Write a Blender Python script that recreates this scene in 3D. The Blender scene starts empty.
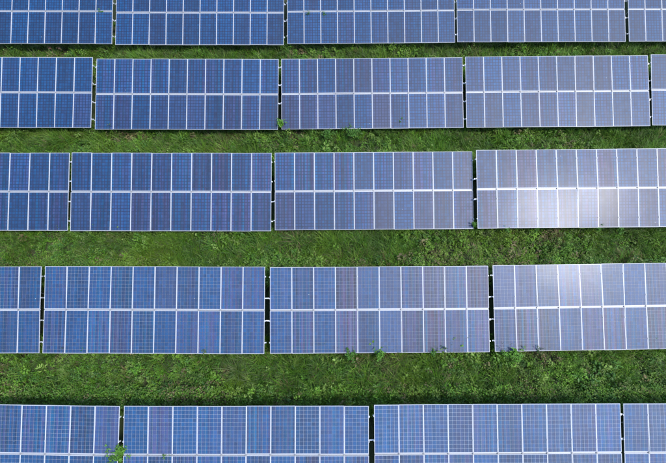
import bpy, math, random
import numpy as np
from mathutils import Matrix, Vector

random.seed(7)
rng = np.random.default_rng(7)
R = math.radians
scene = bpy.context.scene
COL = scene.collection

# ------------------------------------------------------------------ camera
F_PX, PITCH, ROLL, CAM_H = 447.85, R(20.7096), R(-0.1976), 22.0
IMG_W, IMG_H = 666.0, 463.0
cp, sp = math.cos(PITCH), math.sin(PITCH)
FWD = Vector((0, sp, -cp))
UP0, RT0 = Vector((0, cp, sp)), Vector((1, 0, 0))
RT = RT0 * math.cos(ROLL) + UP0 * math.sin(ROLL)
UP = UP0 * math.cos(ROLL) - RT0 * math.sin(ROLL)
cam_data = bpy.data.cameras.new('camera')
cam_data.sensor_width = 36.0
cam_data.lens = 36.0 * F_PX / IMG_W
cam_data.clip_start = 0.1
cam_data.clip_end = 3000
cam = bpy.data.objects.new('camera', cam_data)
m = Matrix.Identity(4)
for i, v in enumerate((RT, UP, -FWD)):
    for j in range(3):
        m[j][i] = v[j]
m[2][3] = CAM_H
cam.matrix_world = m
COL.objects.link(cam)
scene.camera = cam

def at(px, py, z):
    """ground plan point seen at a photo position, at height z"""
    d = FWD + RT * ((px - IMG_W / 2) / F_PX) + UP * ((IMG_H / 2 - py) / F_PX)
    s = (z - CAM_H) / d.z
    return Vector((d.x * s, d.y * s, z))

# ------------------------------------------------------------------ light
SUN_EL, SUN_AZ = R(59.92), R(115.63)          # azimuth clockwise from +Y
SUN_DIR = Vector((math.cos(SUN_EL) * math.sin(SUN_AZ), math.cos(SUN_EL) * math.cos(SUN_AZ), math.sin(SUN_EL)))
world = bpy.data.worlds.new('World')
scene.world = world
world.use_nodes = True
wn = world.node_tree
wn.nodes.clear()
sky = wn.nodes.new('ShaderNodeTexSky')
sky.sky_type = 'NISHITA'
sky.sun_disc = False
sky.sun_elevation = SUN_EL
sky.sun_rotation = SUN_AZ
sky.air_density = 1.0
sky.dust_density = 0.8
sky.ozone_density = 1.0
bg = wn.nodes.new('ShaderNodeBackground')
bg.inputs['Strength'].default_value = 0.135
wo = wn.nodes.new('ShaderNodeOutputWorld')
wn.links.new(sky.outputs[0], bg.inputs[0])
wn.links.new(bg.outputs[0], wo.inputs[0])
sd = bpy.data.lights.new('sun', 'SUN')
sd.energy = 1.4
sd.angle = R(10)
sd.color = (1.0, 0.965, 0.92)
sun = bpy.data.objects.new('sun', sd)
sun.rotation_euler = SUN_DIR.to_track_quat('Z', 'Y').to_euler()
COL.objects.link(sun)

scene.view_settings.view_transform = 'Standard'
scene.view_settings.look = 'None'
scene.view_settings.gamma = 1.0
scene.view_settings.exposure = 1.38
scene.view_settings.use_curve_mapping = False

# ------------------------------------------------------------------ node helper
class NT:
    def __init__(self, name):
        self.mat = bpy.data.materials.new(name)
        self.mat.use_nodes = True
        self.t = self.mat.node_tree
        self.t.nodes.clear()
        self.out = self.t.nodes.new('ShaderNodeOutputMaterial')
    def n(self, kind, **k):
        nd = self.t.nodes.new(kind)
        for a, b in k.items():
            setattr(nd, a, b)
        return nd
    def put(self, sock, val):
        if isinstance(val, bpy.types.NodeSocket):
            self.t.links.new(val, sock)
        else:
            sock.default_value = val
    def math(self, op, a, b=None, c=None, clamp=False):
        nd = self.n('ShaderNodeMath', operation=op, use_clamp=clamp)
        for i, v in enumerate((a, b, c)):
            if v is not None:
                self.put(nd.inputs[i], v)
        return nd.outputs[0]
    def mix(self, fac, a, b, blend='MIX'):
        nd = self.n('ShaderNodeMix', data_type='RGBA', blend_type=blend)
        self.put(nd.inputs['Factor'], fac)
        self.put(nd.inputs[6], a)
        self.put(nd.inputs[7], b)
        return nd.outputs[2]
    def surf(self, sock):
        self.t.links.new(sock, self.out.inputs['Surface'])

# ------------------------------------------------------------------ materials
PW, PH, GX, GY = 1.003, 1.950, 0.0078, 0.062
TW, TH = 10 * PW + 9 * GX, 2 * PH + GY

def cell_material():
    """polycrystalline cells 6 x 12 under glass, white backsheet between them"""
    t = NT('solar_cells')
    tc = t.n('ShaderNodeTexCoord')
    sx = t.n('ShaderNodeSeparateXYZ')
    t.t.links.new(tc.outputs['Object'], sx.inputs[0])
    oi = t.n('ShaderNodeObjectInfo')
    P = 0.161
    cx = t.math('DIVIDE', t.math('ADD', sx.outputs[0], 3 * P), P)
    PY = 0.1595
    cy = t.math('DIVIDE', t.math('ADD', sx.outputs[1], 6 * PY), PY)
    ix, iy = t.math('FLOOR', cx), t.math('FLOOR', cy)
    fx, fy = t.math('FRACT', cx), t.math('FRACT', cy)
    ex = t.math('SUBTRACT', 0.5, t.math('ABSOLUTE', t.math('SUBTRACT', fx, 0.5)))
    ey = t.math('SUBTRACT', 0.5, t.math('ABSOLUTE', t.math('SUBTRACT', fy, 0.5)))
    edge = t.math('MINIMUM', ex, ey)
    gap = t.math('LESS_THAN', edge, 0.0125)                 # 2 mm each side of a cell
    # outside of the 6 x 12 field: backsheet margin
    ox = t.math('GREATER_THAN', t.math('ABSOLUTE', sx.outputs[0]), 3 * P - 0.002)
    oy = t.math('GREATER_THAN', t.math('ABSOLUTE', sx.outputs[1]), 6 * PY - 0.002)
    # three bus bars per cell, 2 mm wide, and the fine fingers as a slight average
    b3 = t.math('FRACT', t.math('MULTIPLY', fx, 3.0))
    bus = t.math('LESS_THAN', t.math('ABSOLUTE', t.math('SUBTRACT', b3, 0.5)), 0.02)
    # random per cell, per cell column of one panel, per panel
    def wnoise(a, b, c):
        cmb = t.n('ShaderNodeCombineXYZ')
        t.put(cmb.inputs[0], a); t.put(cmb.inputs[1], b); t.put(cmb.inputs[2], c)
        w = t.n('ShaderNodeTexWhiteNoise', noise_dimensions='3D')
        t.t.links.new(cmb.outputs[0], w.inputs['Vector'])
        return w
    seed = t.math('MULTIPLY', oi.outputs['Random'], 917.3)
    wcell = wnoise(ix, iy, seed)
    wcol = wnoise(t.math('FLOOR', t.math('MULTIPLY', cx, 2.0)), 77.0, seed)
    wpan = wnoise(3.0, 5.0, seed)
    sc = t.n('ShaderNodeSeparateColor'); t.t.links.new(wcell.outputs['Color'], sc.inputs[0])
    sk = t.n('ShaderNodeSeparateColor'); t.t.links.new(wcol.outputs['Color'], sk.inputs[0])
    sp_ = t.n('ShaderNodeSeparateColor'); t.t.links.new(wpan.outputs['Color'], sp_.inputs[0])
    so = t.n('ShaderNodeSeparateColor'); t.t.links.new(oi.outputs['Color'], so.inputs[0])   # red: strength of the violet moire tint on this panel
    # crystal grains inside a cell
    vor = t.n('ShaderNodeTexVoronoi', voronoi_dimensions='3D', feature='F1')
    vor.inputs['Scale'].default_value = 60.0
    vor.inputs['Randomness'].default_value = 1.0
    vadd = t.n('ShaderNodeVectorMath', operation='ADD')
    t.t.links.new(tc.outputs['Object'], vadd.inputs[0]); t.put(vadd.inputs[1], wpan.outputs['Color'])
    t.t.links.new(vadd.outputs[0], vor.inputs['Vector'])
    sv = t.n('ShaderNodeSeparateColor'); t.t.links.new(vor.outputs['Color'], sv.inputs[0])
    # long vertical streaks of violet, moire put into the cell colour
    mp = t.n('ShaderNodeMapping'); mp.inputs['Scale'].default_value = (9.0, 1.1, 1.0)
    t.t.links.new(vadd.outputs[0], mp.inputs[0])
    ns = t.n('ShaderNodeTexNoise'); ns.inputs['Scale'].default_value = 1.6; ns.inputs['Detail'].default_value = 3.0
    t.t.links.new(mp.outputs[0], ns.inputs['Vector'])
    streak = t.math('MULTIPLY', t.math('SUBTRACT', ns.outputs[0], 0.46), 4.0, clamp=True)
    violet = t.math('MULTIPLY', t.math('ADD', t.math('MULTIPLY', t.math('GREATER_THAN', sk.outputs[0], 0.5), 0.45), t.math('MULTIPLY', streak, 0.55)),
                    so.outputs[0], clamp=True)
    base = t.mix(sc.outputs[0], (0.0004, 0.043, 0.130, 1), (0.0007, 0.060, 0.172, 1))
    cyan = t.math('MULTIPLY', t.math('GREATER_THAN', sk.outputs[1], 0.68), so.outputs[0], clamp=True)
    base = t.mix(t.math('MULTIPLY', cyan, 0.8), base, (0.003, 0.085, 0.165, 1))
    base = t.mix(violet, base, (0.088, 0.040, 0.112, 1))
    base = t.mix(so.outputs[2], base, (0.058, 0.046, 0.095, 1))          # blue: mauve-brown tint over the whole panel
    val = t.math('ADD', t.math('ADD', 0.47, t.math('MULTIPLY', t.math('SUBTRACT', sk.outputs[2], 0.5), t.math('ADD', 0.15, t.math('MULTIPLY', so.outputs[0], 0.7)))), t.math('ADD', t.math('MULTIPLY', sc.outputs[1], 0.20),
                 t.math('ADD', t.math('MULTIPLY', sv.outputs[0], 0.16), t.math('MULTIPLY', sp_.outputs[1], 0.40))))
    vv = t.n('ShaderNodeCombineColor')
    for i in range(3):
        t.put(vv.inputs[i], val)
    base = t.mix(1.0, base, vv.outputs[0], 'MULTIPLY')
    rim = t.math('LESS_THAN', edge, 0.095)
    base = t.mix(t.math('MULTIPLY', rim, t.math('SUBTRACT', 0.97, t.math('MULTIPLY', so.outputs[1], 0.75))), base, (0.001, 0.008, 0.040, 1))
    base = t.mix(t.math('MULTIPLY', bus, t.math('MULTIPLY', so.outputs[1], 0.35)), base, (0.25, 0.30, 0.38, 1))
    base = t.mix(t.math('MULTIPLY', gap, so.outputs[1]), base, (0.50, 0.56, 0.64, 1))
    base = t.mix(t.math('MAXIMUM', ox, oy), base, (0.50, 0.52, 0.56, 1))
    # thin dust film, thicker towards the lower edge of a panel where rain leaves it
    nd = t.n('ShaderNodeTexNoise'); nd.inputs['Scale'].default_value = 3.0; nd.inputs['Detail'].default_value = 5.0
    t.t.links.new(vadd.outputs[0], nd.inputs['Vector'])
    low = t.math('MULTIPLY', t.math('SUBTRACT', t.math('MULTIPLY', sx.outputs[1], -1.0), 0.86), 5.0, clamp=True)
    dust = t.math('ADD', t.math('MULTIPLY', t.math('SUBTRACT', nd.outputs[0], 0.35), 0.02, clamp=True), t.math('MULTIPLY', low, 0.06))
    base = t.mix(dust, base, (0.34, 0.32, 0.29, 1))
    vd = t.n('ShaderNodeTexVoronoi', voronoi_dimensions='3D', feature='F1'); vd.inputs['Scale'].default_value = 1.9
    wob = t.n('ShaderNodeTexNoise'); wob.inputs['Scale'].default_value = 22.0
    t.t.links.new(vadd.outputs[0], wob.inputs['Vector']); t.t.links.new(vadd.outputs[0], vd.inputs['Vector'])
    sd_ = t.n('ShaderNodeSeparateColor'); t.t.links.new(vd.outputs['Color'], sd_.inputs[0])
    drop = t.math('MULTIPLY', t.math('LESS_THAN', t.math('ADD', vd.outputs['Distance'], t.math('MULTIPLY', wob.outputs[0], 0.05)), 0.062),
                  t.math('GREATER_THAN', sd_.outputs[0], 0.7))
    base = t.mix(t.math('MULTIPLY', drop, 0.7), base, (0.55, 0.54, 0.50, 1))          # bird droppings
    bs = t.n('ShaderNodeBsdfPrincipled')
    t.put(bs.inputs['Base Color'], base)
    t.put(bs.inputs['Roughness'], t.math('ADD', 0.48, t.math('MULTIPLY', nd.outputs[0], 0.08)))
    bs.inputs['Specular IOR Level'].default_value = 0.66
    bs.inputs['IOR'].default_value = 1.45
    bs.inputs['Coat Weight'].default_value = 0.09
    bs.inputs['Coat Roughness'].default_value = 0.17
    bs.inputs['Coat IOR'].default_value = 1.45
    t.surf(bs.outputs[0])
    return t.mat

def metal_material(name, col, rough, var=0.12, metallic=0.0, scale=6.0):
    t = NT(name)
    tc = t.n('ShaderNodeTexCoord')
    oi = t.n('ShaderNodeObjectInfo')
    ns = t.n('ShaderNodeTexNoise'); ns.inputs['Scale'].default_value = scale; ns.inputs['Detail'].default_value = 6.0
    t.t.links.new(tc.outputs['Object'], ns.inputs['Vector'])
    k = t.math('ADD', 1.0 - var, t.math('ADD', t.math('MULTIPLY', ns.outputs[0], var), t.math('MULTIPLY', oi.outputs['Random'], var * 0.7)))
    c = t.n('ShaderNodeCombineColor')
    for i in range(3):
        t.put(c.inputs[i], k)
    bs = t.n('ShaderNodeBsdfPrincipled')
    t.put(bs.inputs['Base Color'], t.mix(1.0, (*col, 1), c.outputs[0], 'MULTIPLY'))
    bs.inputs['Roughness'].default_value = rough
    bs.inputs['Metallic'].default_value = metallic
    t.surf(bs.outputs[0])
    return t.mat

def leaf_material(name, rough=0.5, trans=0.35):
    t = NT(name)
    at_ = t.n('ShaderNodeAttribute', attribute_name='col')
    geo = t.n('ShaderNodeNewGeometry')
    ns = t.n('ShaderNodeTexNoise'); ns.inputs['Scale'].default_value = 25.0; ns.inputs['Detail'].default_value = 3.0
    t.t.links.new(geo.outputs['Position'], ns.inputs['Vector'])
    k = t.math('ADD', 0.72, t.math('MULTIPLY', ns.outputs[0], 0.56))
    c = t.n('ShaderNodeCombineColor')
    for i in range(3):
        t.put(c.inputs[i], k)
    colr = t.mix(1.0, at_.outputs['Color'], c.outputs[0], 'MULTIPLY')
    bs = t.n('ShaderNodeBsdfPrincipled')
    t.put(bs.inputs['Base Color'], colr)
    bs.inputs['Roughness'].default_value = rough
    bs.inputs['Specular IOR Level'].default_value = 0.3
    tr = t.n('ShaderNodeBsdfTranslucent')
    t.put(tr.inputs['Color'], t.mix(0.5, colr, (0.10, 0.20, 0.01, 1)))
    mx = t.n('ShaderNodeMixShader')
    mx.inputs[0].default_value = trans
    t.t.links.new(bs.outputs[0], mx.inputs[1]); t.t.links.new(tr.outputs[0], mx.inputs[2])
    t.surf(mx.outputs[0])
    return t.mat

def ground_material():
    t = NT('soil_and_moss')
    geo = t.n('ShaderNodeNewGeometry')
    n1 = t.n('ShaderNodeTexNoise'); n1.inputs['Scale'].default_value = 0.55; n1.inputs['Detail'].default_value = 6.0
    n2 = t.n('ShaderNodeTexNoise'); n2.inputs['Scale'].default_value = 14.0; n2.inputs['Detail'].default_value = 8.0
    for q in (n1, n2):
        t.t.links.new(geo.outputs['Position'], q.inputs['Vector'])
    a = t.mix(t.math('MULTIPLY', t.math('SUBTRACT', n1.outputs[0], 0.35), 3.0, clamp=True), (0.040, 0.060, 0.016, 1), (0.060, 0.048, 0.026, 1))
    b = t.mix(n2.outputs[0], a, (0.022, 0.040, 0.010, 1))
    bs = t.n('ShaderNodeBsdfPrincipled')
    t.put(bs.inputs['Base Color'], b)
    bs.inputs['Roughness'].default_value = 0.95
    bp = t.n('ShaderNodeBump'); bp.inputs['Strength'].default_value = 0.6; bp.inputs['Distance'].default_value = 0.04
    t.t.links.new(n2.outputs[0], bp.inputs['Height'])
    t.t.links.new(bp.outputs[0], bs.inputs['Normal'])
    t.surf(bs.outputs[0])
    return t.mat

M_CELL = cell_material()
M_FRAME = metal_material('anodised_frame', (0.50, 0.51, 0.53), 0.38)
M_STEEL = metal_material('galvanised_steel', (0.62, 0.64, 0.66), 0.45, var=0.3, metallic=0.55)
M_CLAMP = metal_material('clamp_steel', (0.30, 0.29, 0.28), 0.5, var=0.3, metallic=0.4)
M_RAIL = metal_material('weathered_rail', (0.36, 0.37, 0.39), 0.5, var=0.25, metallic=0.3)
M_PLASTIC = metal_material('black_plastic', (0.03, 0.03, 0.03), 0.5)
M_GRASS = leaf_material('grass_blades', 0.5, 0.30)
M_LEAF = leaf_material('weed_leaves', 0.42, 0.28)
M_GROUND = ground_material()

# ------------------------------------------------------------------ mesh helpers
class MB:
    def __init__(self):
        self.v, self.f = [], []
    def box(self, x0, x1, y0, y1, z0, z1):
        b = len(self.v)
        self.v += [(x, y, z) for z in (z0, z1) for (x, y) in ((x0, y0), (x1, y0), (x1, y1), (x0, y1))]
        self.f += [tuple(b + i for i in q) for q in ((3, 2, 1, 0), (4, 5, 6, 7), (0, 1, 5, 4), (1, 2, 6, 5), (2, 3, 7, 6), (3, 0, 4, 7))]
        return self
    def prism(self, prof, a, b, axis='x'):
        """closed profile (list of 2d points) swept from a to b along an axis"""
        n = len(prof); o = len(self.v)
        for s in (a, b):
            for (p, q) in prof:
                self.v.append((s, p, q) if axis == 'x' else ((p, s, q) if axis == 'y' else (p, q, s)))
        for i in range(n):
            j = (i + 1) % n
            self.f.append((o + i, o + j, o + n + j, o + n + i))
        self.f.append(tuple(o + i for i in reversed(range(n))))
        self.f.append(tuple(o + n + i for i in range(n)))
        return self
    def bar(self, p, q, w, h=None):
        """square bar between two points"""
        p, q = Vector(p), Vector(q); h = h or w
        d = (q - p).normalized()
        s = d.cross(Vector((0, 0, 1)))
        s = Vector((1, 0, 0)) if s.length < 1e-3 else s.normalized()
        u = s.cross(d)
        o = len(self.v)
        for c in (p, q):
            for (a, b) in ((-1, -1), (1, -1), (1, 1), (-1, 1)):
                self.v.append(tuple(c + s * a * w / 2 + u * b * h / 2))
        self.f += [tuple(o + i for i in k) for k in ((0, 1, 5, 4), (1, 2, 6, 5), (2, 3, 7, 6), (3, 0, 4, 7), (3, 2, 1, 0), (4, 5, 6, 7))]
        return self
    def mesh(self, name, mat):
        me = bpy.data.meshes.new(name)
        me.from_pydata(self.v, [], self.f)
        me.materials.append(mat)
        me.update()
        return me

def link(name, data, parent=None, loc=None, rot=None):
    o = bpy.data.objects.new(name, data)
    if loc is not None:
        o.location = loc
    if rot is not None:
        o.rotation_euler = rot
    if parent is not None:
        o.parent = parent
    COL.objects.link(o)
    return o

def tag(o, label, cat, group=None):
    o['label'] = label
    o['category'] = cat
    if group:
        o['group'] = group
    return o

def big_mesh(name, verts, quads, tris, cols, mat):
    """fast mesh from numpy arrays: verts Nx3, quads Mx4, tris Kx3, one colour per vertex"""
    me = bpy.data.meshes.new(name)
    nq, nt = len(quads), len(tris)
    me.vertices.add(len(verts))
    me.vertices.foreach_set('co', verts.astype(np.float32).ravel())
    loops = np.concatenate([quads.ravel(), tris.ravel()]).astype(np.int32)
    me.loops.add(len(loops))
    me.loops.foreach_set('vertex_index', loops)
    me.polygons.add(nq + nt)
    me.polygons.foreach_set('loop_start', np.concatenate([np.arange(nq) * 4, nq * 4 + np.arange(nt) * 3]).astype(np.int32))
    me.update(calc_edges=True)
    a = me.attributes.new('col', 'FLOAT_COLOR', 'POINT')
    a.data.foreach_set('color', np.concatenate([cols, np.ones((len(cols), 1))], 1).astype(np.float32).ravel())
    me.materials.append(mat)
    me.validate()
    return me

# value noise on the plan, for patches of species, height and colour
class Noise:
    def __init__(self, seed, scale):
        self.g = np.random.default_rng(seed).random((256, 256)); self.s = scale
    def __call__(self, x, y):
        u, v = np.asarray(x) / self.s + 97.3, np.asarray(y) / self.s + 61.7
        i, j = np.floor(u).astype(int), np.floor(v).astype(int)
        a, b = u - i, v - j
        a, b = a * a * (3 - 2 * a), b * b * (3 - 2 * b)
        g = self.g; i0, i1, j0, j1 = i % 256, (i + 1) % 256, j % 256, (j + 1) % 256
        return (g[i0, j0] * (1 - a) + g[i1, j0] * a) * (1 - b) + (g[i0, j1] * (1 - a) + g[i1, j1] * a) * b

N_H1, N_H2 = Noise(1, 5.0), Noise(2, 0.9)
N_SP, N_SP2 = Noise(3, 2.6), Noise(4, 0.7)
N_DRY, N_YEL, N_HT = Noise(5, 1.5), Noise(6, 2.0), Noise(8, 0.8)

N_CL = Noise(11, 0.45)

def ground_z(x, y):
    return (N_H1(x, y) - 0.5) * 0.16 + (N_H2(x, y) - 0.5) * 0.07

# ------------------------------------------------------------------ ground
gx = np.concatenate([[-900, -400, -150, -70], np.arange(-40, 40.01, 0.4), [70, 150, 400, 900]])
gy = np.concatenate([[-900, -400, -150, -60], np.arange(-22, 42.01, 0.4), [70, 150, 400, 900]])
GXX, GYY = np.meshgrid(gx, gy)
gv = np.stack([GXX, GYY, ground_z(GXX, GYY) - 0.02], -1).reshape(-1, 3)
nx_, ny_ = len(gx), len(gy)
ii = (np.arange(ny_ - 1)[:, None] * nx_ + np.arange(nx_ - 1)[None, :]).ravel()
gq = np.stack([ii, ii + 1, ii + 1 + nx_, ii + nx_], -1)
ground = link('ground', big_mesh('ground', gv, gq, np.zeros((0, 3), int), np.full((len(gv), 3), 0.05), M_GROUND))
ground['kind'] = 'structure'
for p in ground.data.polygons:
    p.use_smooth = True

# ------------------------------------------------------------------ solar tables
# centre x, y, z, yaw, fall along the row, tilt (degrees)
TABLES = {
    (1, 1): (-18.228, 21.939, 1.557, -0.475, -0.008, 18.337),
    (1, 2): (-7.955, 21.870, 1.478, -0.307, -0.005, 18.370),
    (1, 3): (2.333, 22.005, 1.419, 0.319, 0.023, 18.299),
    (1, 4): (12.545, 21.976, 1.517, 0.048, -0.017, 18.390),
    (1, 5): (22.899, 22.018, 1.467, -0.126, 0.000, 18.382),
    (2, 1): (-18.397, 16.071, 1.517, -0.383, -0.009, 18.310),
    (2, 2): (-8.056, 15.907, 1.513, -0.413, 0.011, 18.464),
    (2, 3): (2.207, 16.003, 1.405, 0.260, 0.147, 18.674),
    (2, 4): (12.431, 15.962, 1.573, 0.193, 0.215, 18.628),
    (2, 5): (22.708, 16.002, 1.577, -0.404, -0.021, 18.542),
    (3, 1): (-18.447, 9.987, 1.499, -0.257, -0.008, 18.321),
    (3, 2): (-8.160, 9.894, 1.574, -0.217, -0.181, 18.293),
    (3, 3): (2.094, 10.019, 1.362, 0.190, 0.069, 18.437),
    (3, 4): (12.307, 9.959, 1.688, 0.160, 0.387, 18.767),
    (4, 1): (-18.540, 3.964, 1.472, 0.043, -0.002, 18.396),
    (4, 2): (-8.196, 3.922, 1.554, -0.353, -0.166, 18.203),
    (4, 3): (2.131, 3.930, 1.389, 0.178, 0.010, 18.364),
    (4, 4): (12.474, 4.029, 1.374, 0.669, 0.035, 18.319),
    (5, 1): (-13.935, -1.983, 1.509, -0.977, -0.028, 18.199),
    (5, 2): (-3.608, -2.075, 1.534, -0.162, -0.064, 18.164),
    (5, 3): (6.719, -2.034, 1.664, 0.110, 0.068, 18.108),
    (5, 4): (16.998, -2.045, 1.572, -0.161, -0.013, 18.372),
}
ROWN = {1: 'farthest row at the top', 2: 'second row from the top', 3: 'third row from the top', 4: 'fourth row from the top', 5: 'nearest row at the bottom'}
POSN = {(1, 1): 'leftmost', (1, 2): 'second from left', (1, 3): 'middle', (1, 4): 'second from right', (1, 5): 'rightmost, mostly cropped',
        (2, 1): 'leftmost', (2, 2): 'second from left', (2, 3): 'middle', (2, 4): 'second from right', (2, 5): 'rightmost sliver',
        (3, 1): 'leftmost', (3, 2): 'second from left', (3, 3): 'third from left', (3, 4): 'rightmost, white sun glare',
        (4, 1): 'leftmost two columns only', (4, 2): 'second from left', (4, 3): 'third from left', (4, 4): 'rightmost, pale sun sheen',
        (5, 1): 'leftmost', (5, 2): 'second from left', (5, 3): 'third from left', (5, 4): 'rightmost, mostly cropped'}

# panel: glass sheet (the part) and its aluminium frame (sub-part), shared by all
FT, FL = 0.035, 0.013         # frame depth, visible lip
gl = MB().box(-PW / 2 + 0.004, PW / 2 - 0.004, -PH / 2 + 0.004, PH / 2 - 0.004, -0.008, -0.002)
ME_GLASS = gl.mesh('solar_panel', M_CELL)
fr = MB()
w2, h2 = PW / 2, PH / 2
fr.prism([(-h2, -FT), (-h2 + 0.003, 0.0), (-h2 + FL, 0.0), (-h2 + FL, -0.0018), (-h2 + 0.006, -FT)], -w2, w2)
fr.prism([(h2 - 0.006, -FT), (h2 - FL, -0.0018), (h2 - FL, 0.0), (h2 - 0.003, 0.0), (h2, -FT)], -w2, w2)
fr.box(-w2, -w2 + FL, -h2 + FL, h2 - FL, -0.0018, 0.0)
fr.box(w2 - FL, w2, -h2 + FL, h2 - FL, -0.0018, 0.0)
fr.box(-w2, -w2 + 0.003, -h2 + FL, h2 - FL, -FT, -0.0019)
fr.box(w2 - 0.003, w2, -h2 + FL, h2 - FL, -FT, -0.0019)
ME_FRAME = fr.mesh('frame', M_FRAME)
jb = MB().box(-0.06, 0.06, h2 - 0.28, h2 - 0.17, -0.032, -0.009)
ME_JBOX = jb.mesh('junction_box', M_PLASTIC)

PURLIN_V = (0.115, 0.365, 0.625, 0.875)      # fractions down the slope

def c_profile(y, z):
    """lipped C channel, 50 x 60 mm, opening to the south"""
    return [(y - .025, z), (y + .025, z), (y + .025, z - .06), (y - .025, z - .06), (y - .025, z - .057), (y + .022, z - .057), (y + .022, z - .003), (y - .025, z - .003)]

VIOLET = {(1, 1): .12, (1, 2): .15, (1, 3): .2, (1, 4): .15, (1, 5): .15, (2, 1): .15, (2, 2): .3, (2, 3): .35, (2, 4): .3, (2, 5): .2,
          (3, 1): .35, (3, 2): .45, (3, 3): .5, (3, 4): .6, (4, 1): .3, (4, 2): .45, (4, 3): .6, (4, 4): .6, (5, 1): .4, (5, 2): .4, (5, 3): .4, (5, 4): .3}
GAPTONE = {1: .02, 2: .03, 3: .06, 4: .60, 5: .80}      # how pale the joints between the cells are, set per row to imitate aliasing
MAUVE = {(2, 3, 0, 1): .5, (2, 3, 1, 1): .45, (2, 3, 2, 1): .5, (2, 3, 5, 1): .75, (2, 1, 4, 1): .4, (2, 1, 9, 1): .45, (2, 2, 3, 1): .3, (2, 2, 4, 1): .35, (2, 2, 5, 1): .35,
         (2, 2, 8, 1): .25, (3, 4, 2, 0): .6, (3, 4, 5, 1): .45, (3, 4, 6, 1): .6, (3, 4, 7, 1): .65, (3, 4, 8, 1): .35, (4, 2, 5, 0): .4, (4, 2, 3, 1): .2, (4, 3, 3, 0): .4,
         (4, 3, 5, 0): .35, (4, 3, 7, 0): .3, (4, 3, 9, 0): .55, (4, 3, 3, 1): .3, (4, 3, 5, 1): .25, (4, 4, 0, 0): .4, (4, 4, 1, 0): .45, (3, 3, 5, 1): .35, (3, 3, 7, 1): .3,
         (3, 2, 0, 1): .3, (3, 2, 3, 1): .3, (3, 3, 0, 1): .4, (3, 3, 1, 1): .35, (5, 2, 1, 0): .4, (5, 2, 4, 0): .3, (5, 3, 3, 0): .3, (5, 3, 8, 0): .35, (5, 1, 9, 0): .3}
PANEL_TILT = {   # panels set clearly out of plane with their neighbours, to steer the sun glare (degrees about x, y)
    (3, 4, 2, 1): (0.3, 0.5), (3, 4, 3, 1): (-0.4, 0.4), (3, 4, 4, 1): (-0.4, 0.3), (3, 4, 5, 1): (1.6, -0.3), (3, 4, 6, 1): (1.5, -0.1), (3, 4, 7, 1): (1.2, 0.1),
    (3, 4, 1, 0): (-1.0, 0.1), (3, 4, 2, 0): (-1.6, 0.1), (3, 4, 3, 0): (-1.8, 0.1), (3, 4, 4, 0): (-1.9, 0.1), (3, 4, 5, 0): (-1.8, 0.0), (3, 4, 6, 0): (-1.6, 0.1), (3, 4, 7, 0): (-1.2, 0.1),
    (4, 4, 0, 0): (0.6, 0.2), (4, 4, 1, 0): (0.5, 0.1), (4, 4, 2, 0): (-1.4, -0.3), (4, 4, 3, 0): (-1.8, -0.5), (4, 4, 4, 0): (-1.5, -0.5), (4, 4, 5, 0): (-0.6, -0.2),
    (2, 4, 2, 1): (-0.8, 0.1), (2, 4, 3, 1): (-0.9, 0.0), (2, 4, 4, 1): (-0.7, 0.1),
}
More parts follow.
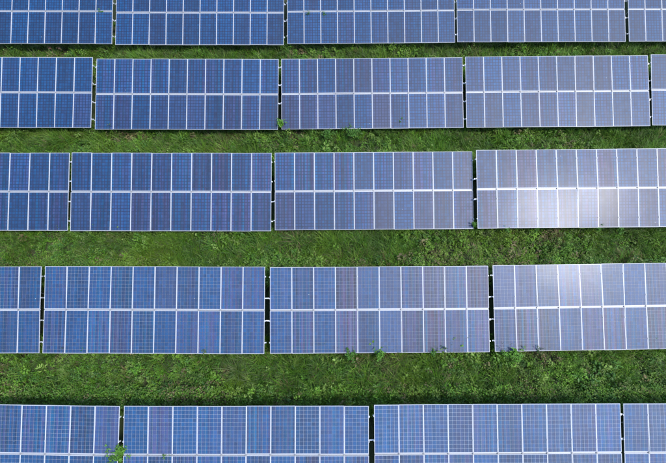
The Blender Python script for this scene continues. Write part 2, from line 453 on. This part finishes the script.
for key, (x, y, z, yaw, fall, tilt) in TABLES.items():
    r, c = key
    yaw, fall, tilt = R(yaw), R(fall), R(tilt)
    u = Vector((math.cos(yaw) * math.cos(fall), math.sin(yaw) * math.cos(fall), math.sin(fall)))
    v = Vector((math.sin(yaw), -math.cos(yaw), 0)) * math.cos(tilt) - Vector((0, 0, 1)) * math.sin(tilt)
    v = (v - u * u.dot(v)).normalized()
    n = u.cross(-v)
    M = Matrix.Identity(4)
    for i, a in enumerate((u, -v, n)):
        for j in range(3):
            M[j][i] = a[j]
    M.translation = (x, y, z)
    gz = float(ground_z(x, y))
    root = link('solar_table', None, loc=(x, y, gz))
    root.empty_display_size = 0.5
    tag(root, 'blue twenty-panel solar table, %s in the %s' % (POSN[key], ROWN[r]), 'solar table', 'solar tables standing in five rows')
    T0 = Matrix.Translation((-x, -y, -gz)) @ M            # table plane -> root space

    # panels
    for col in range(10):
        for row in range(2):
            px = -TW / 2 + PW / 2 + col * (PW + GX)
            py = (1 if row == 0 else -1) * (PH / 2 + GY / 2)
            rx, ry = random.gauss(0, 0.45), random.gauss(0, 0.38)
            ex = PANEL_TILT.get((r, c, col, row))
            if ex:
                rx, ry = ex
            p = link('solar_panel', ME_GLASS, root)
            p.matrix_local = T0 @ Matrix.Translation((px + random.gauss(0, .0015), py + random.gauss(0, .003), random.gauss(0, .001))) \
                @ Matrix.Rotation(R(rx), 4, 'X') @ Matrix.Rotation(R(ry), 4, 'Y') @ Matrix.Rotation(R(random.gauss(0, 0.05)), 4, 'Z')
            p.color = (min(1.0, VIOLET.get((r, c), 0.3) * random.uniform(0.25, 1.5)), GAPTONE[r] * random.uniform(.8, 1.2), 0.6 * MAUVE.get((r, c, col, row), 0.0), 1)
            link('frame', ME_FRAME, p)
            link('junction_box', ME_JBOX, p)
    # purlins under the panels, ends stick out into the gaps
    for k, fv in enumerate(PURLIN_V):
        yy = TH / 2 - fv * TH
        l0 = -TW / 2 - random.choice((0.03, 0.05, 0.08, 0.11)); l1 = TW / 2 + random.choice((0.03, 0.05, 0.08, 0.11))
        me = MB().prism(c_profile(yy, -0.062), l0, l1).mesh('purlin', M_STEEL)
        link('purlin', me, root).matrix_local = T0
    # end and middle clamps, all small
    cm = MB()
    for fv in PURLIN_V:
        yy = TH / 2 - fv * TH
        for col in range(11):
            cx = -TW / 2 - GX / 2 + col * (PW + GX)
            if col == 0: cx = -TW / 2 - 0.012
            if col == 10: cx = TW / 2 + 0.012
            cm.box(cx - 0.018, cx + 0.018, yy - 0.025, yy + 0.025, 0.0085, 0.013)
            cm.box(cx - 0.005, cx + 0.005, yy - 0.005, yy + 0.005, -0.06, 0.02)
    o = link('panel_clamps', cm.mesh('panel_clamps', M_FRAME), root); o.matrix_local = T0; o['kind'] = 'stuff'
    cm = MB()
    for col in range(1, 10):                               # dark cover caps on the middle joint
        cx = -TW / 2 - GX / 2 + col * (PW + GX)
        cm.box(cx - 0.028, cx + 0.028, -GY / 2 - 0.012, GY / 2 + 0.012, 0.012, 0.016)
        cm.box(cx - 0.006, cx + 0.006, -0.006, 0.006, -0.03, 0.022)
    o = link('joint_clamps', cm.mesh('joint_clamps', M_CLAMP), root); o.matrix_local = T0; o['kind'] = 'stuff'
    me = MB().box(-TW / 2, TW / 2, -0.03, 0.03, -0.042, -0.039).mesh('joint_strip', M_RAIL)
    link('joint_strip', me, root).matrix_local = T0
    # trestles: rafter, front post, rear post, brace
    for s in (-0.40, -0.135, 0.135, 0.40):
        xx = s * TW
        me = MB().prism([(xx - .03, -.124), (xx + .03, -.124), (xx + .03, -.204), (xx - .03, -.204)], -TH * 0.46, TH * 0.46, 'y').mesh('rafter', M_STEEL)
        link('rafter', me, root).matrix_local = T0
        tops = []
        for fy in (-0.27, 0.27):
            top = T0 @ Vector((xx, fy * TH, -0.205))
            g = float(ground_z(top.x + x, top.y + y)) - gz - 0.25
            me = MB().prism([(top.x - .04, top.y - .03), (top.x + .04, top.y - .03), (top.x + .04, top.y + .03), (top.x - .04, top.y + .03)], g, top.z + 0.01, 'z').mesh('post', M_STEEL)
            link('post', me, root)
            tops.append((top, g))
        a, b = tops[1][0], tops[0][0]
        me = MB().bar((a.x + .055, a.y, tops[1][1] + 0.55), (b.x + .055, b.y, b.z - 0.08), 0.03).mesh('brace', M_STEEL)
        link('brace', me, root)

# splice plates that run across some of the gaps, tying purlin to purlin
def purlin_end(key, fv, side, dn=-0.09):
    x, y, z, yaw, fall, tilt = TABLES[key]
    yaw, fall, tilt = R(yaw), R(fall), R(tilt)
    u = Vector((math.cos(yaw) * math.cos(fall), math.sin(yaw) * math.cos(fall), math.sin(fall)))
    v = Vector((math.sin(yaw), -math.cos(yaw), 0)) * math.cos(tilt) - Vector((0, 0, 1)) * math.sin(tilt)
    v = (v - u * u.dot(v)).normalized()
    nn = u.cross(-v)
    return Vector((x, y, z)) + u * side * (TW / 2 - 0.12) + v * (fv - 0.5) * TH + nn * dn

SPLICES = [((2, 1), 2), ((2, 1), 1), ((2, 2), 2), ((2, 2), 1), ((2, 3), 2), ((2, 3), 1), ((3, 2), 2), ((3, 3), 1), ((3, 3), 2), ((4, 2), 1), ((4, 2), 2), ((4, 3), 1), ((4, 3), 2), ((5, 2), 1), ((1, 1), 2), ((1, 2), 2), ((1, 3), 2), ((1, 4), 2)]
ORD = ('first', 'second', 'third', 'fourth')
for (r, c), k in SPLICES:
    a, b = purlin_end((r, c), PURLIN_V[k], 1, -0.125), purlin_end((r, c + 1), PURLIN_V[k], -1, -0.125)
    mid = (a + b) / 2
    me = MB().bar(a - mid, b - mid, 0.05, 0.004).mesh('splice_bar', M_STEEL)
    o = link('splice_bar', me, loc=mid)
    tag(o, 'steel bar across %s gap of the %s, %s mid-joint' % (ORD[c - 1], ROWN[r].replace(' from the top', '').replace(' at the top', '').replace(' at the bottom', ''), 'above' if k == 1 else 'below'), 'bar', 'bars bridging the gaps between tables')

# ------------------------------------------------------------------ grass and ground cover
PAL = np.array([[0.064, 0.162, 0.012], [0.086, 0.196, 0.016], [0.112, 0.220, 0.022], [0.146, 0.230, 0.044], [0.056, 0.140, 0.022]])
DRY = np.array([0.19, 0.16, 0.07]); YEL = np.array([0.15, 0.24, 0.020])

def blades(px, py, pz, az, L, lean, wd, col):
    """five-vertex arched blades"""
    n = len(px)
    d = np.stack([np.cos(az), np.sin(az)], -1); s = np.stack([-np.sin(az), np.cos(az)], -1)
    base = np.stack([px, py], -1)
    reach = L * lean
    hgt = L * np.sqrt(np.clip(1 - lean ** 2, 0.05, 1))
    p1 = base + d * (reach * 0.42)[:, None]; z1 = pz + hgt * 0.62
    p2 = base + d * reach[:, None]; z2 = pz + hgt * np.where(lean > 0.6, 0.72, 0.98)
    V = np.empty((n, 5, 3))
    V[:, 0, :2] = base - s * (wd / 2)[:, None]; V[:, 1, :2] = base + s * (wd / 2)[:, None]
    V[:, 2, :2] = p1 + s * (wd * .5)[:, None]; V[:, 3, :2] = p1 - s * (wd * .5)[:, None]
    V[:, 4, :2] = p2
    V[:, 0, 2] = pz; V[:, 1, 2] = pz; V[:, 2, 2] = z1; V[:, 3, 2] = z1 + wd * .15; V[:, 4, 2] = z2
    o = np.arange(n)[:, None] * 5
    q = o + np.array([[0, 1, 2, 3]]); t = o + np.array([[3, 2, 4]])
    C = np.repeat(col, 5, 0)
    return V.reshape(-1, 3), q, t, C

def leaves(cx, cy, cz, az, L, wd, pitch, col):
    """folded ovate leaves, six vertices, base at the given point"""
    n = len(cx)
    ca, sa, cpt, spt = np.cos(az), np.sin(az), np.cos(pitch), np.sin(pitch)
    d = np.stack([ca * cpt, sa * cpt, spt], -1)
    s = np.stack([-sa, ca, np.zeros(n)], -1)
    up = np.cross(d, s)
    b = np.stack([cx, cy, cz], -1)
    Lc, W = L[:, None], wd[:, None]
    V = np.empty((n, 6, 3))
    V[:, 0] = b
    V[:, 1] = b + d * Lc * .30 + s * W * .48 + up * W * .18
    V[:, 2] = b + d * Lc * .68 + s * W * .36 + up * W * .14
    V[:, 3] = b + d * Lc - np.array([0, 0, 1]) * Lc * .12
    V[:, 4] = b + d * Lc * .68 - s * W * .36 + up * W * .14
    V[:, 5] = b + d * Lc * .30 - s * W * .48 + up * W * .18
    o = np.arange(n)[:, None] * 6
    q = np.concatenate([o + np.array([[0, 3, 2, 1]]), o + np.array([[0, 5, 4, 3]])])
    return V.reshape(-1, 3), q, np.zeros((0, 3), int), np.repeat(col, 6, 0)

class Acc:
    def __init__(self):
        self.V, self.Q, self.T, self.C, self.n = [], [], [], [], 0
    def add(self, r):
        v, q, t, c = r
        self.V.append(v); self.Q.append(q + self.n); self.T.append(t + self.n); self.C.append(c); self.n += len(v)
    def mesh(self, name, mat):
        return big_mesh(name, np.concatenate(self.V), np.concatenate(self.Q), np.concatenate(self.T), np.concatenate(self.C), mat)

# open strips between the rows: from under the low edge of one row to behind the high edge of the next
STRIPS = []     # y0, y1, density
for (yc, dens) in ((22.0, 0.8), (16.05, 0.9), (10.0, 1.0), (4.0, 1.0), (-2.0, 0.6)):
    STRIPS.append((yc - 1.88 - 2.7, yc - 1.88 + 0.75, dens))

def scatter(per_m2, xlim):
    X, Y = [], []
    for (y0, y1, dn) in STRIPS[:4]:
        half = xlim(y0)
        k = int(per_m2 * dn * (y1 - y0) * 2 * half)
        X.append(rng.uniform(-half, half, k)); Y.append(rng.uniform(y0, y1, k))
    return np.concatenate(X), np.concatenate(Y)

def rank(x, y):
    """the growth is made longest behind the high back edge of the next row, to lighten the shaded band"""
    k = np.zeros_like(y)
    for (y0, y1, dn) in STRIPS:
        k = np.maximum(k, np.where((y >= y0) & (y <= y1), np.clip((y0 + 1.7 - y) / 1.2, 0, 1), 0))
    return 1 + 1.15 * k  # extra height lifts the plants out of the table's shade

def half_width(y):
    return 17.5 + 0.36 * max(y, 0) + 2.5

def tint(x, y, jit=0.16, yel=1.0):
    n = len(x)
    k = rng.integers(0, len(PAL), n)
    c = PAL[k] * rng.uniform(1 - jit, 1 + jit, (n, 1))
    c = c * (0.72 + 0.74 * N_CL(x, y))[:, None]                 # lighter and darker patches, clump by clump
    yw = np.clip((N_YEL(x, y) - 0.56) * 2.6, 0, 1)[:, None] * yel
    c = c * (1 - yw * .6) + YEL * yw * .6
    dr = np.clip((N_DRY(x, y) - 0.66) * 3.2, 0, 1)
    pick = (rng.random(n) < 0.04 + dr * 0.40)[:, None]
    c = np.where(pick, DRY * rng.uniform(.55, 1.2, (n, 1)), c)
    return c

def broad_share(x, y):
    """where broad-leaved weeds win over grass (0..1)"""
    b = np.clip((N_SP(x, y) * .7 + N_SP2(x, y) * .3 - 0.47) * 4.0, 0.03, 0.9)
    # the strip in front of the nearest row is ground cover on its left, grass from the middle on
    near = (y < 2.6) & (y > -2)
    b = np.where(near & (x < -6.5), np.maximum(b, 0.9), b)
    b = np.where(near & (x > -5.0) & (x < 5.0), b * 0.25, b)
    return b

# grass tufts
grass = Acc()
tx, ty = scatter(60, half_width)
keep = rng.random(len(tx)) > broad_share(tx, ty) * 0.82
tx, ty = tx[keep], ty[keep]
nb = 13
n = len(tx)
ht = rank(tx, ty) * (0.20 + 0.62 * N_HT(tx, ty) ** 1.4) * rng.uniform(.65, 1.45, n)
ht = np.minimum(ht, 0.85)
main = rng.uniform(0, 2 * np.pi, n)
bx, by = np.repeat(tx, nb), np.repeat(ty, nb)
az = np.repeat(main, nb) + rng.normal(0, 1.3, n * nb)
rad = rng.uniform(0, 0.045, n * nb)
bx = bx + np.cos(az) * rad; by = by + np.sin(az) * rad
L = np.repeat(ht, nb) * rng.uniform(.6, 1.45, n * nb)
lean = np.clip(rng.normal(.66, .2, n * nb), .1, .97)
wd = np.repeat(rng.uniform(.010, .026, n), nb) * rng.uniform(.8, 1.2, n * nb)
tc = np.repeat(tint(tx, ty, .30), nb, 0) * rng.uniform(.8, 1.25, (n * nb, 1))
grass.add(blades(bx, by, ground_z(bx, by) - .02, az, L, lean, wd, tc))
# a few tall, pale, arching clumps that read as single sprays of long blades
tx, ty = scatter(3.0, half_width)
keep = rng.random(len(tx)) > broad_share(tx, ty) * 0.9
tx, ty = tx[keep], ty[keep]; n = len(tx); nb = 34
az = rng.uniform(0, 2 * np.pi, n * nb); rad = rng.uniform(0, .06, n * nb)
bx = np.repeat(tx, nb) + np.cos(az) * rad; by = np.repeat(ty, nb) + np.sin(az) * rad
L = np.repeat(rng.uniform(.55, .95, n), nb) * rng.uniform(.6, 1.2, n * nb)
lean = np.clip(rng.normal(.70, .18, n * nb), .15, .97)
pal = np.repeat(np.array([[.10, .165, .042], [.075, .15, .03], [.13, .17, .06]])[rng.integers(0, 3, n)], nb, 0)
grass.add(blades(bx, by, ground_z(bx, by) - .02, az, L, lean, rng.uniform(.010, .02, n * nb), pal * rng.uniform(.7, 1.2, (n * nb, 1))))
g = link('grass', grass.mesh('grass', M_GRASS))
g['kind'] = 'stuff'; g['label'] = 'dense long green grass growing in the strips between the panel rows'; g['category'] = 'grass'

# broad-leaved cover
cover = Acc()
tx, ty = scatter(31, half_width)
keep = rng.random(len(tx)) < np.clip(broad_share(tx, ty) + .06, 0, 1)
tx, ty = tx[keep], ty[keep]; n = len(tx); nl = 20
ph = rank(tx, ty) * (0.16 + 0.72 * N_HT(tx, ty) ** 1.4) * rng.uniform(.6, 1.5, n)
ph = np.minimum(ph, 1.05)
size = rng.choice([.045, .065, .09, .13], n, p=[.3, .35, .27, .08]) * rng.uniform(.85, 1.2, n)
spread = rng.uniform(.06, .17, n)
az = rng.uniform(0, 2 * np.pi, n * nl)
rr = np.sqrt(rng.random(n * nl)) * np.repeat(spread, nl)
lx = np.repeat(tx, nl) + np.cos(az) * rr; ly = np.repeat(ty, nl) + np.sin(az) * rr
hz = np.repeat(ph, nl) * (1 - .55 * (rr / np.repeat(spread, nl)) ** 2) * rng.uniform(.45, 1.05, n * nl)
la = az + rng.normal(0, .7, n * nl)
LL = np.repeat(size, nl) * rng.uniform(.7, 1.35, n * nl)
wr = np.repeat(rng.uniform(.42, .75, n), nl)
cc = np.repeat(tint(tx, ty, .28), nl, 0) * rng.uniform(.82, 1.18, (n * nl, 1))
cover.add(leaves(lx, ly, ground_z(lx, ly) + hz, la, LL, LL * wr, rng.normal(.12, .35, n * nl), cc))
# taller leafy growth close behind the back edges of the tables, added to brighten the shaded band
tx, ty = scatter(70, half_width)
back = np.zeros(len(tx), bool)
for (y0, y1, dn) in STRIPS:
    back |= (ty > y0 + .30) & (ty < y0 + 1.15)
keep = back & (rng.random(len(tx)) < .30 + .70 * broad_share(tx, ty))
tx, ty = tx[keep], ty[keep]; n = len(tx); nl = 18
ph = rng.uniform(.70, 1.25, n)
size = rng.uniform(.05, .10, n); spread = rng.uniform(.10, .20, n)
az = rng.uniform(0, 2 * np.pi, n * nl)
rr = np.sqrt(rng.random(n * nl)) * np.repeat(spread, nl)
lx = np.repeat(tx, nl) + np.cos(az) * rr; ly = np.repeat(ty, nl) + np.sin(az) * rr
hz = np.repeat(ph, nl) * (1 - .4 * (rr / np.repeat(spread, nl)) ** 2) * rng.uniform(.5, 1.05, n * nl)
LL = np.repeat(size, nl) * rng.uniform(.7, 1.35, n * nl)
cc = np.repeat(tint(tx, ty, .3), nl, 0) * rng.uniform(.75, 1.3, (n * nl, 1))
cover.add(leaves(lx, ly, ground_z(lx, ly) + hz, az + rng.normal(0, .7, n * nl), LL, LL * np.repeat(rng.uniform(.3, .6, n), nl), rng.normal(.12, .35, n * nl), cc))
g = link('ground_cover', cover.mesh('ground_cover', M_LEAF))
g['kind'] = 'stuff'; g['label'] = 'low broad-leaved green weeds covering the ground between the panel rows'; g['category'] = 'weeds'

# ------------------------------------------------------------------ single weeds that stand up against the tables
def tube(acc, pts, r0, r1, col):
    k = 5; V = []; 
    for i, p in enumerate(pts):
        r = r0 + (r1 - r0) * i / (len(pts) - 1)
        for a in range(k):
            V.append((p[0] + r * math.cos(a * 2 * math.pi / k), p[1] + r * math.sin(a * 2 * math.pi / k), p[2]))
    Q = [(i * k + a, i * k + (a + 1) % k, (i + 1) * k + (a + 1) % k, (i + 1) * k + a) for i in range(len(pts) - 1) for a in range(k)]
    acc.add((np.array(V), np.array(Q), np.zeros((0, 3), int), np.tile(np.array(col), (len(V), 1))))

def leafy_weed(px, py, ztop, label, spread=0.22, leaf=0.10, shoots=6, per=10, col=(0.05, 0.13, 0.02), north=0.0, root=None, slim=0.36):
    """px, py: where the crown shows in the photograph; the root stands `north` metres behind or in front"""
    p = at(px, py, ztop)
    rx, ry = (p.x, p.y + north) if root is None else root
    gz = float(ground_z(rx, ry))
    o = link('leafy_weed', None, loc=(rx, ry, gz)); o.empty_display_size = .2
    tag(o, label, 'weed', 'weeds growing up against the solar tables')
    st, lv = Acc(), Acc()
    top = Vector((p.x - rx, p.y - ry, ztop - gz))
    shoots, per, leaf, spread = int(shoots * 2.2), int(per * 1.5), leaf * random.uniform(.85, 1.1), spread * 1.25
    col = tuple(k * 1.15 for k in col)
    for s in range(shoots):
        a = random.uniform(0, 2 * math.pi); q = spread * math.sqrt(random.random())
        q *= random.choice((.5, .9, 1.0, 1.5))
        tip = top + Vector((math.cos(a) * q, math.sin(a) * q, random.uniform(-.14, .08) - q * .25))
        bend = Vector((top.x * .4, top.y * .4, top.z * .62))
        pts = [Vector((0, 0, -.05)), Vector((bend.x * .3, bend.y * .3, top.z * .3)), bend, bend.lerp(tip, .5) + Vector((0, 0, .04)), tip]
        tube(st, pts, .007, .003, (.06, .11, .03))
        t = np.array([random.uniform(.30, 1.0) for _ in range(per)])
        P = np.array([pts[2].lerp(tip, (q_ - .3) / .7) if True else tip for q_ in t])
        la = np.array([a + i * 2.4 + random.gauss(0, .4) for i in range(per)])
        L = leaf * np.array([random.uniform(.6, 1.25) for _ in range(per)])
        cc = np.array(col) * np.array([[random.uniform(.7, 1.35)] for _ in range(per)])
        lv.add(leaves(P[:, 0], P[:, 1], P[:, 2], la, L, L * slim, np.array([random.gauss(.1, .35) for _ in range(per)]), cc))
    a = link('stem', st.mesh('stem', M_LEAF), o)
    b = link('foliage', lv.mesh('foliage', M_LEAF), o); b['kind'] = 'stuff'
    return o

def grass_clump(px, py, ztop, label, count=50, length=0.6, col=(0.08, 0.15, 0.035), front=0.25, wide=0.012):
    p = at(px, py, ztop)
    rx, ry = p.x, p.y - front
    gz = float(ground_z(rx, ry))
    o = link('tall_grass_clump', None, loc=(rx, ry, gz)); o.empty_display_size = .2
    tag(o, label, 'grass clump', 'tall grass clumps along the panel edges')
    A = Acc(); k = count
    az = rng.uniform(0, 2 * np.pi, k); rad = rng.uniform(0, .07, k)
    L = (ztop - gz) * rng.uniform(.55, 1.25, k)
    A.add(blades(np.cos(az) * rad, np.sin(az) * rad, np.full(k, -.03), az, L, np.clip(rng.normal(.42, .2, k), .08, .95), rng.uniform(.7, 1.4, k) * wide,
                 np.array(col) * rng.uniform(.65, 1.3, (k, 1))))
    b = link('blades', A.mesh('blades', M_GRASS), o); b['kind'] = 'stuff'
    S = Acc(); k2 = max(6, count // 5)
    az = rng.uniform(0, 2 * np.pi, k2)
    S.add(blades(np.cos(az) * .03, np.sin(az) * .03, np.full(k2, -.03), az, (ztop - gz) * rng.uniform(1.0, 1.3, k2), np.clip(rng.normal(.3, .12, k2), .05, .7), np.full(k2, .009),
                 np.array([.14, .16, .07]) * rng.uniform(.7, 1.2, (k2, 1))))
    b = link('seed_stalks', S.mesh('seed_stalks', M_GRASS), o); b['kind'] = 'stuff'
    return o

G1, G2, G3 = (0.058, 0.155, 0.018), (0.085, 0.21, 0.022), (0.09, 0.20, 0.03)
leafy_weed(279.5, 121, 1.25, 'bright leafy weed in the gap between two tables of the second row', .22, .13, 7, 10, G2, -.05)
leafy_weed(117.5, 451, 1.80, 'tall bright weed climbing through the bottom-left table gap', .30, .15, 15, 12, G2, -.1)
leafy_weed(109, 459, 1.66, 'ragged side shoot below left of the tall weed in the bottom-left gap', .22, .12, 6, 9, G1, .3, root=(-8.77, -2.45))
leafy_weed(164, 455.5, 1.66, 'small weed poking through the joint of the bottom row, right of the tall gap weed', .08, .10, 3, 6, G3, 0)
leafy_weed(99.5, 9.8, 1.68, 'small weed poking through the joint of the top-left table', .08, .11, 3, 6, G1, 0)
leafy_weed(308.5, 10.8, 1.62, 'left of two small weeds poking through the joint of the middle top table', .08, .10, 3, 6, G1, 0)
leafy_weed(323.5, 10.8, 1.62, 'right of two small weeds poking through the joint of the middle top table', .09, .11, 3, 7, G1, 0)
leafy_weed(90.5, 187.5, 1.62, 'tiny weed poking through the joint of the third row, left side', .05, .08, 2, 5, G1, 0)
leafy_weed(352, 129, 1.08, 'bushy weed against the low edge of the middle table, second row', .34, .12, 11, 10, G1, -.15, slim=.3)
leafy_weed(327, 131, 1.0, 'spreading weed left of the bushy one under the second row', .34, .12, 10, 10, G1, -.15, slim=.3)
leafy_weed(508, 226, 1.08, 'dark leafy weed over the low edge, left end of the glaring table', .17, .11, 6, 9, G1, -.1)
leafy_weed(538, 228, 0.98, 'small weed at the low edge beneath the white sun glare', .14, .08, 4, 8, G1, -.1)
leafy_weed(602, 226, 1.12, 'dark leafy weed over the low edge, right of the white sun glare', .22, .11, 7, 9, G1, -.1)
leafy_weed(623, 228, 1.02, 'low weed rightmost along the edge of the glaring table', .2, .09, 5, 8, G1, -.1)
leafy_weed(475.5, 223, 1.10, 'slim weed in the gap left of the glaring table', .1, .10, 4, 8, G1, -.05)
leafy_weed(515, 353, 1.02, 'large leafy weed over the low edge, left end of the pale table', .34, .15, 11, 11, G2, -.15)
leafy_weed(541, 349, 1.12, 'thin dark weed right of the large leafy one, fourth row', .16, .07, 3, 7, (.035, .085, .025), -.1)
leafy_weed(350, 354, 0.95, 'leafy weed below the third table of the fourth row, left end', .3, .12, 8, 10, G1, -.15)
leafy_weed(380, 353, 0.98, 'leafy weed below the middle of the third table, fourth row', .26, .11, 8, 10, G2, -.15)
leafy_weed(446, 346, 1.12, 'thin tall weed over the low edge near the right end of the third table', .13, .07, 3, 7, (.035, .085, .025), -.1)
leafy_weed(434, 351, 1.02, 'short weed beside the thin tall one, fourth row', .12, .09, 4, 8, G1, -.1)
leafy_weed(204, 350, 1.05, 'yellowish weed over the low edge of the second table, fourth row', .14, .09, 5, 8, (.10, .15, .035), -.1)
leafy_weed(62, 349, 1.04, 'brownish green weed at the left end of the second table, fourth row', .16, .09, 5, 8, (.09, .12, .04), -.1)
leafy_weed(80, 349, 1.04, 'dark green weed over the low edge, second table of the fourth row', .2, .10, 6, 8, G1, -.1)
grass_clump(8, 349, 1.05, 'wispy grass over the low edge at the far left of the fourth row', 46, .6)
grass_clump(34, 350, 1.05, 'wispy grass by the first gap of the fourth row', 40, .6)
grass_clump(87, 122, 1.10, 'wispy pale grass over the right end of the leftmost table, second row', 60, .6)
grass_clump(88, 229, 1.02, 'wispy grass at the low edge of the third row, left side', 44, .6)
leafy_weed(113, 22, 0.80, 'weed seen deep in the gap of the top row, upper one', .12, .10, 4, 8, G1, -.05)
leafy_weed(112.5, 36, 0.90, 'weed seen deep in the gap of the top row, lower one', .12, .10, 4, 8, G3, -.05)
grass_clump(426, 43, .9, 'small grass tuft at the low edge of the middle top table, right end', 40, .5)
grass_clump(632, 44.5, .85, 'grass tuft under the low edge of the cropped top-right table', 40, .5)
leafy_weed(49, 46.5, 0.55, 'pinkish brown withered weed below the top-left table', .13, .07, 4, 7, (.22, .13, .10), 0)
leafy_weed(59, 47, 0.50, 'withered pinkish weed right beside the brown one, top-left strip', .10, .06, 3, 6, (.24, .15, .12), 0)

print('TRIS grass', sum(len(p.vertices) - 2 for p in bpy.data.objects['grass'].data.polygons), 'cover', sum(len(p.vertices) - 2 for p in bpy.data.objects['ground_cover'].data.polygons))
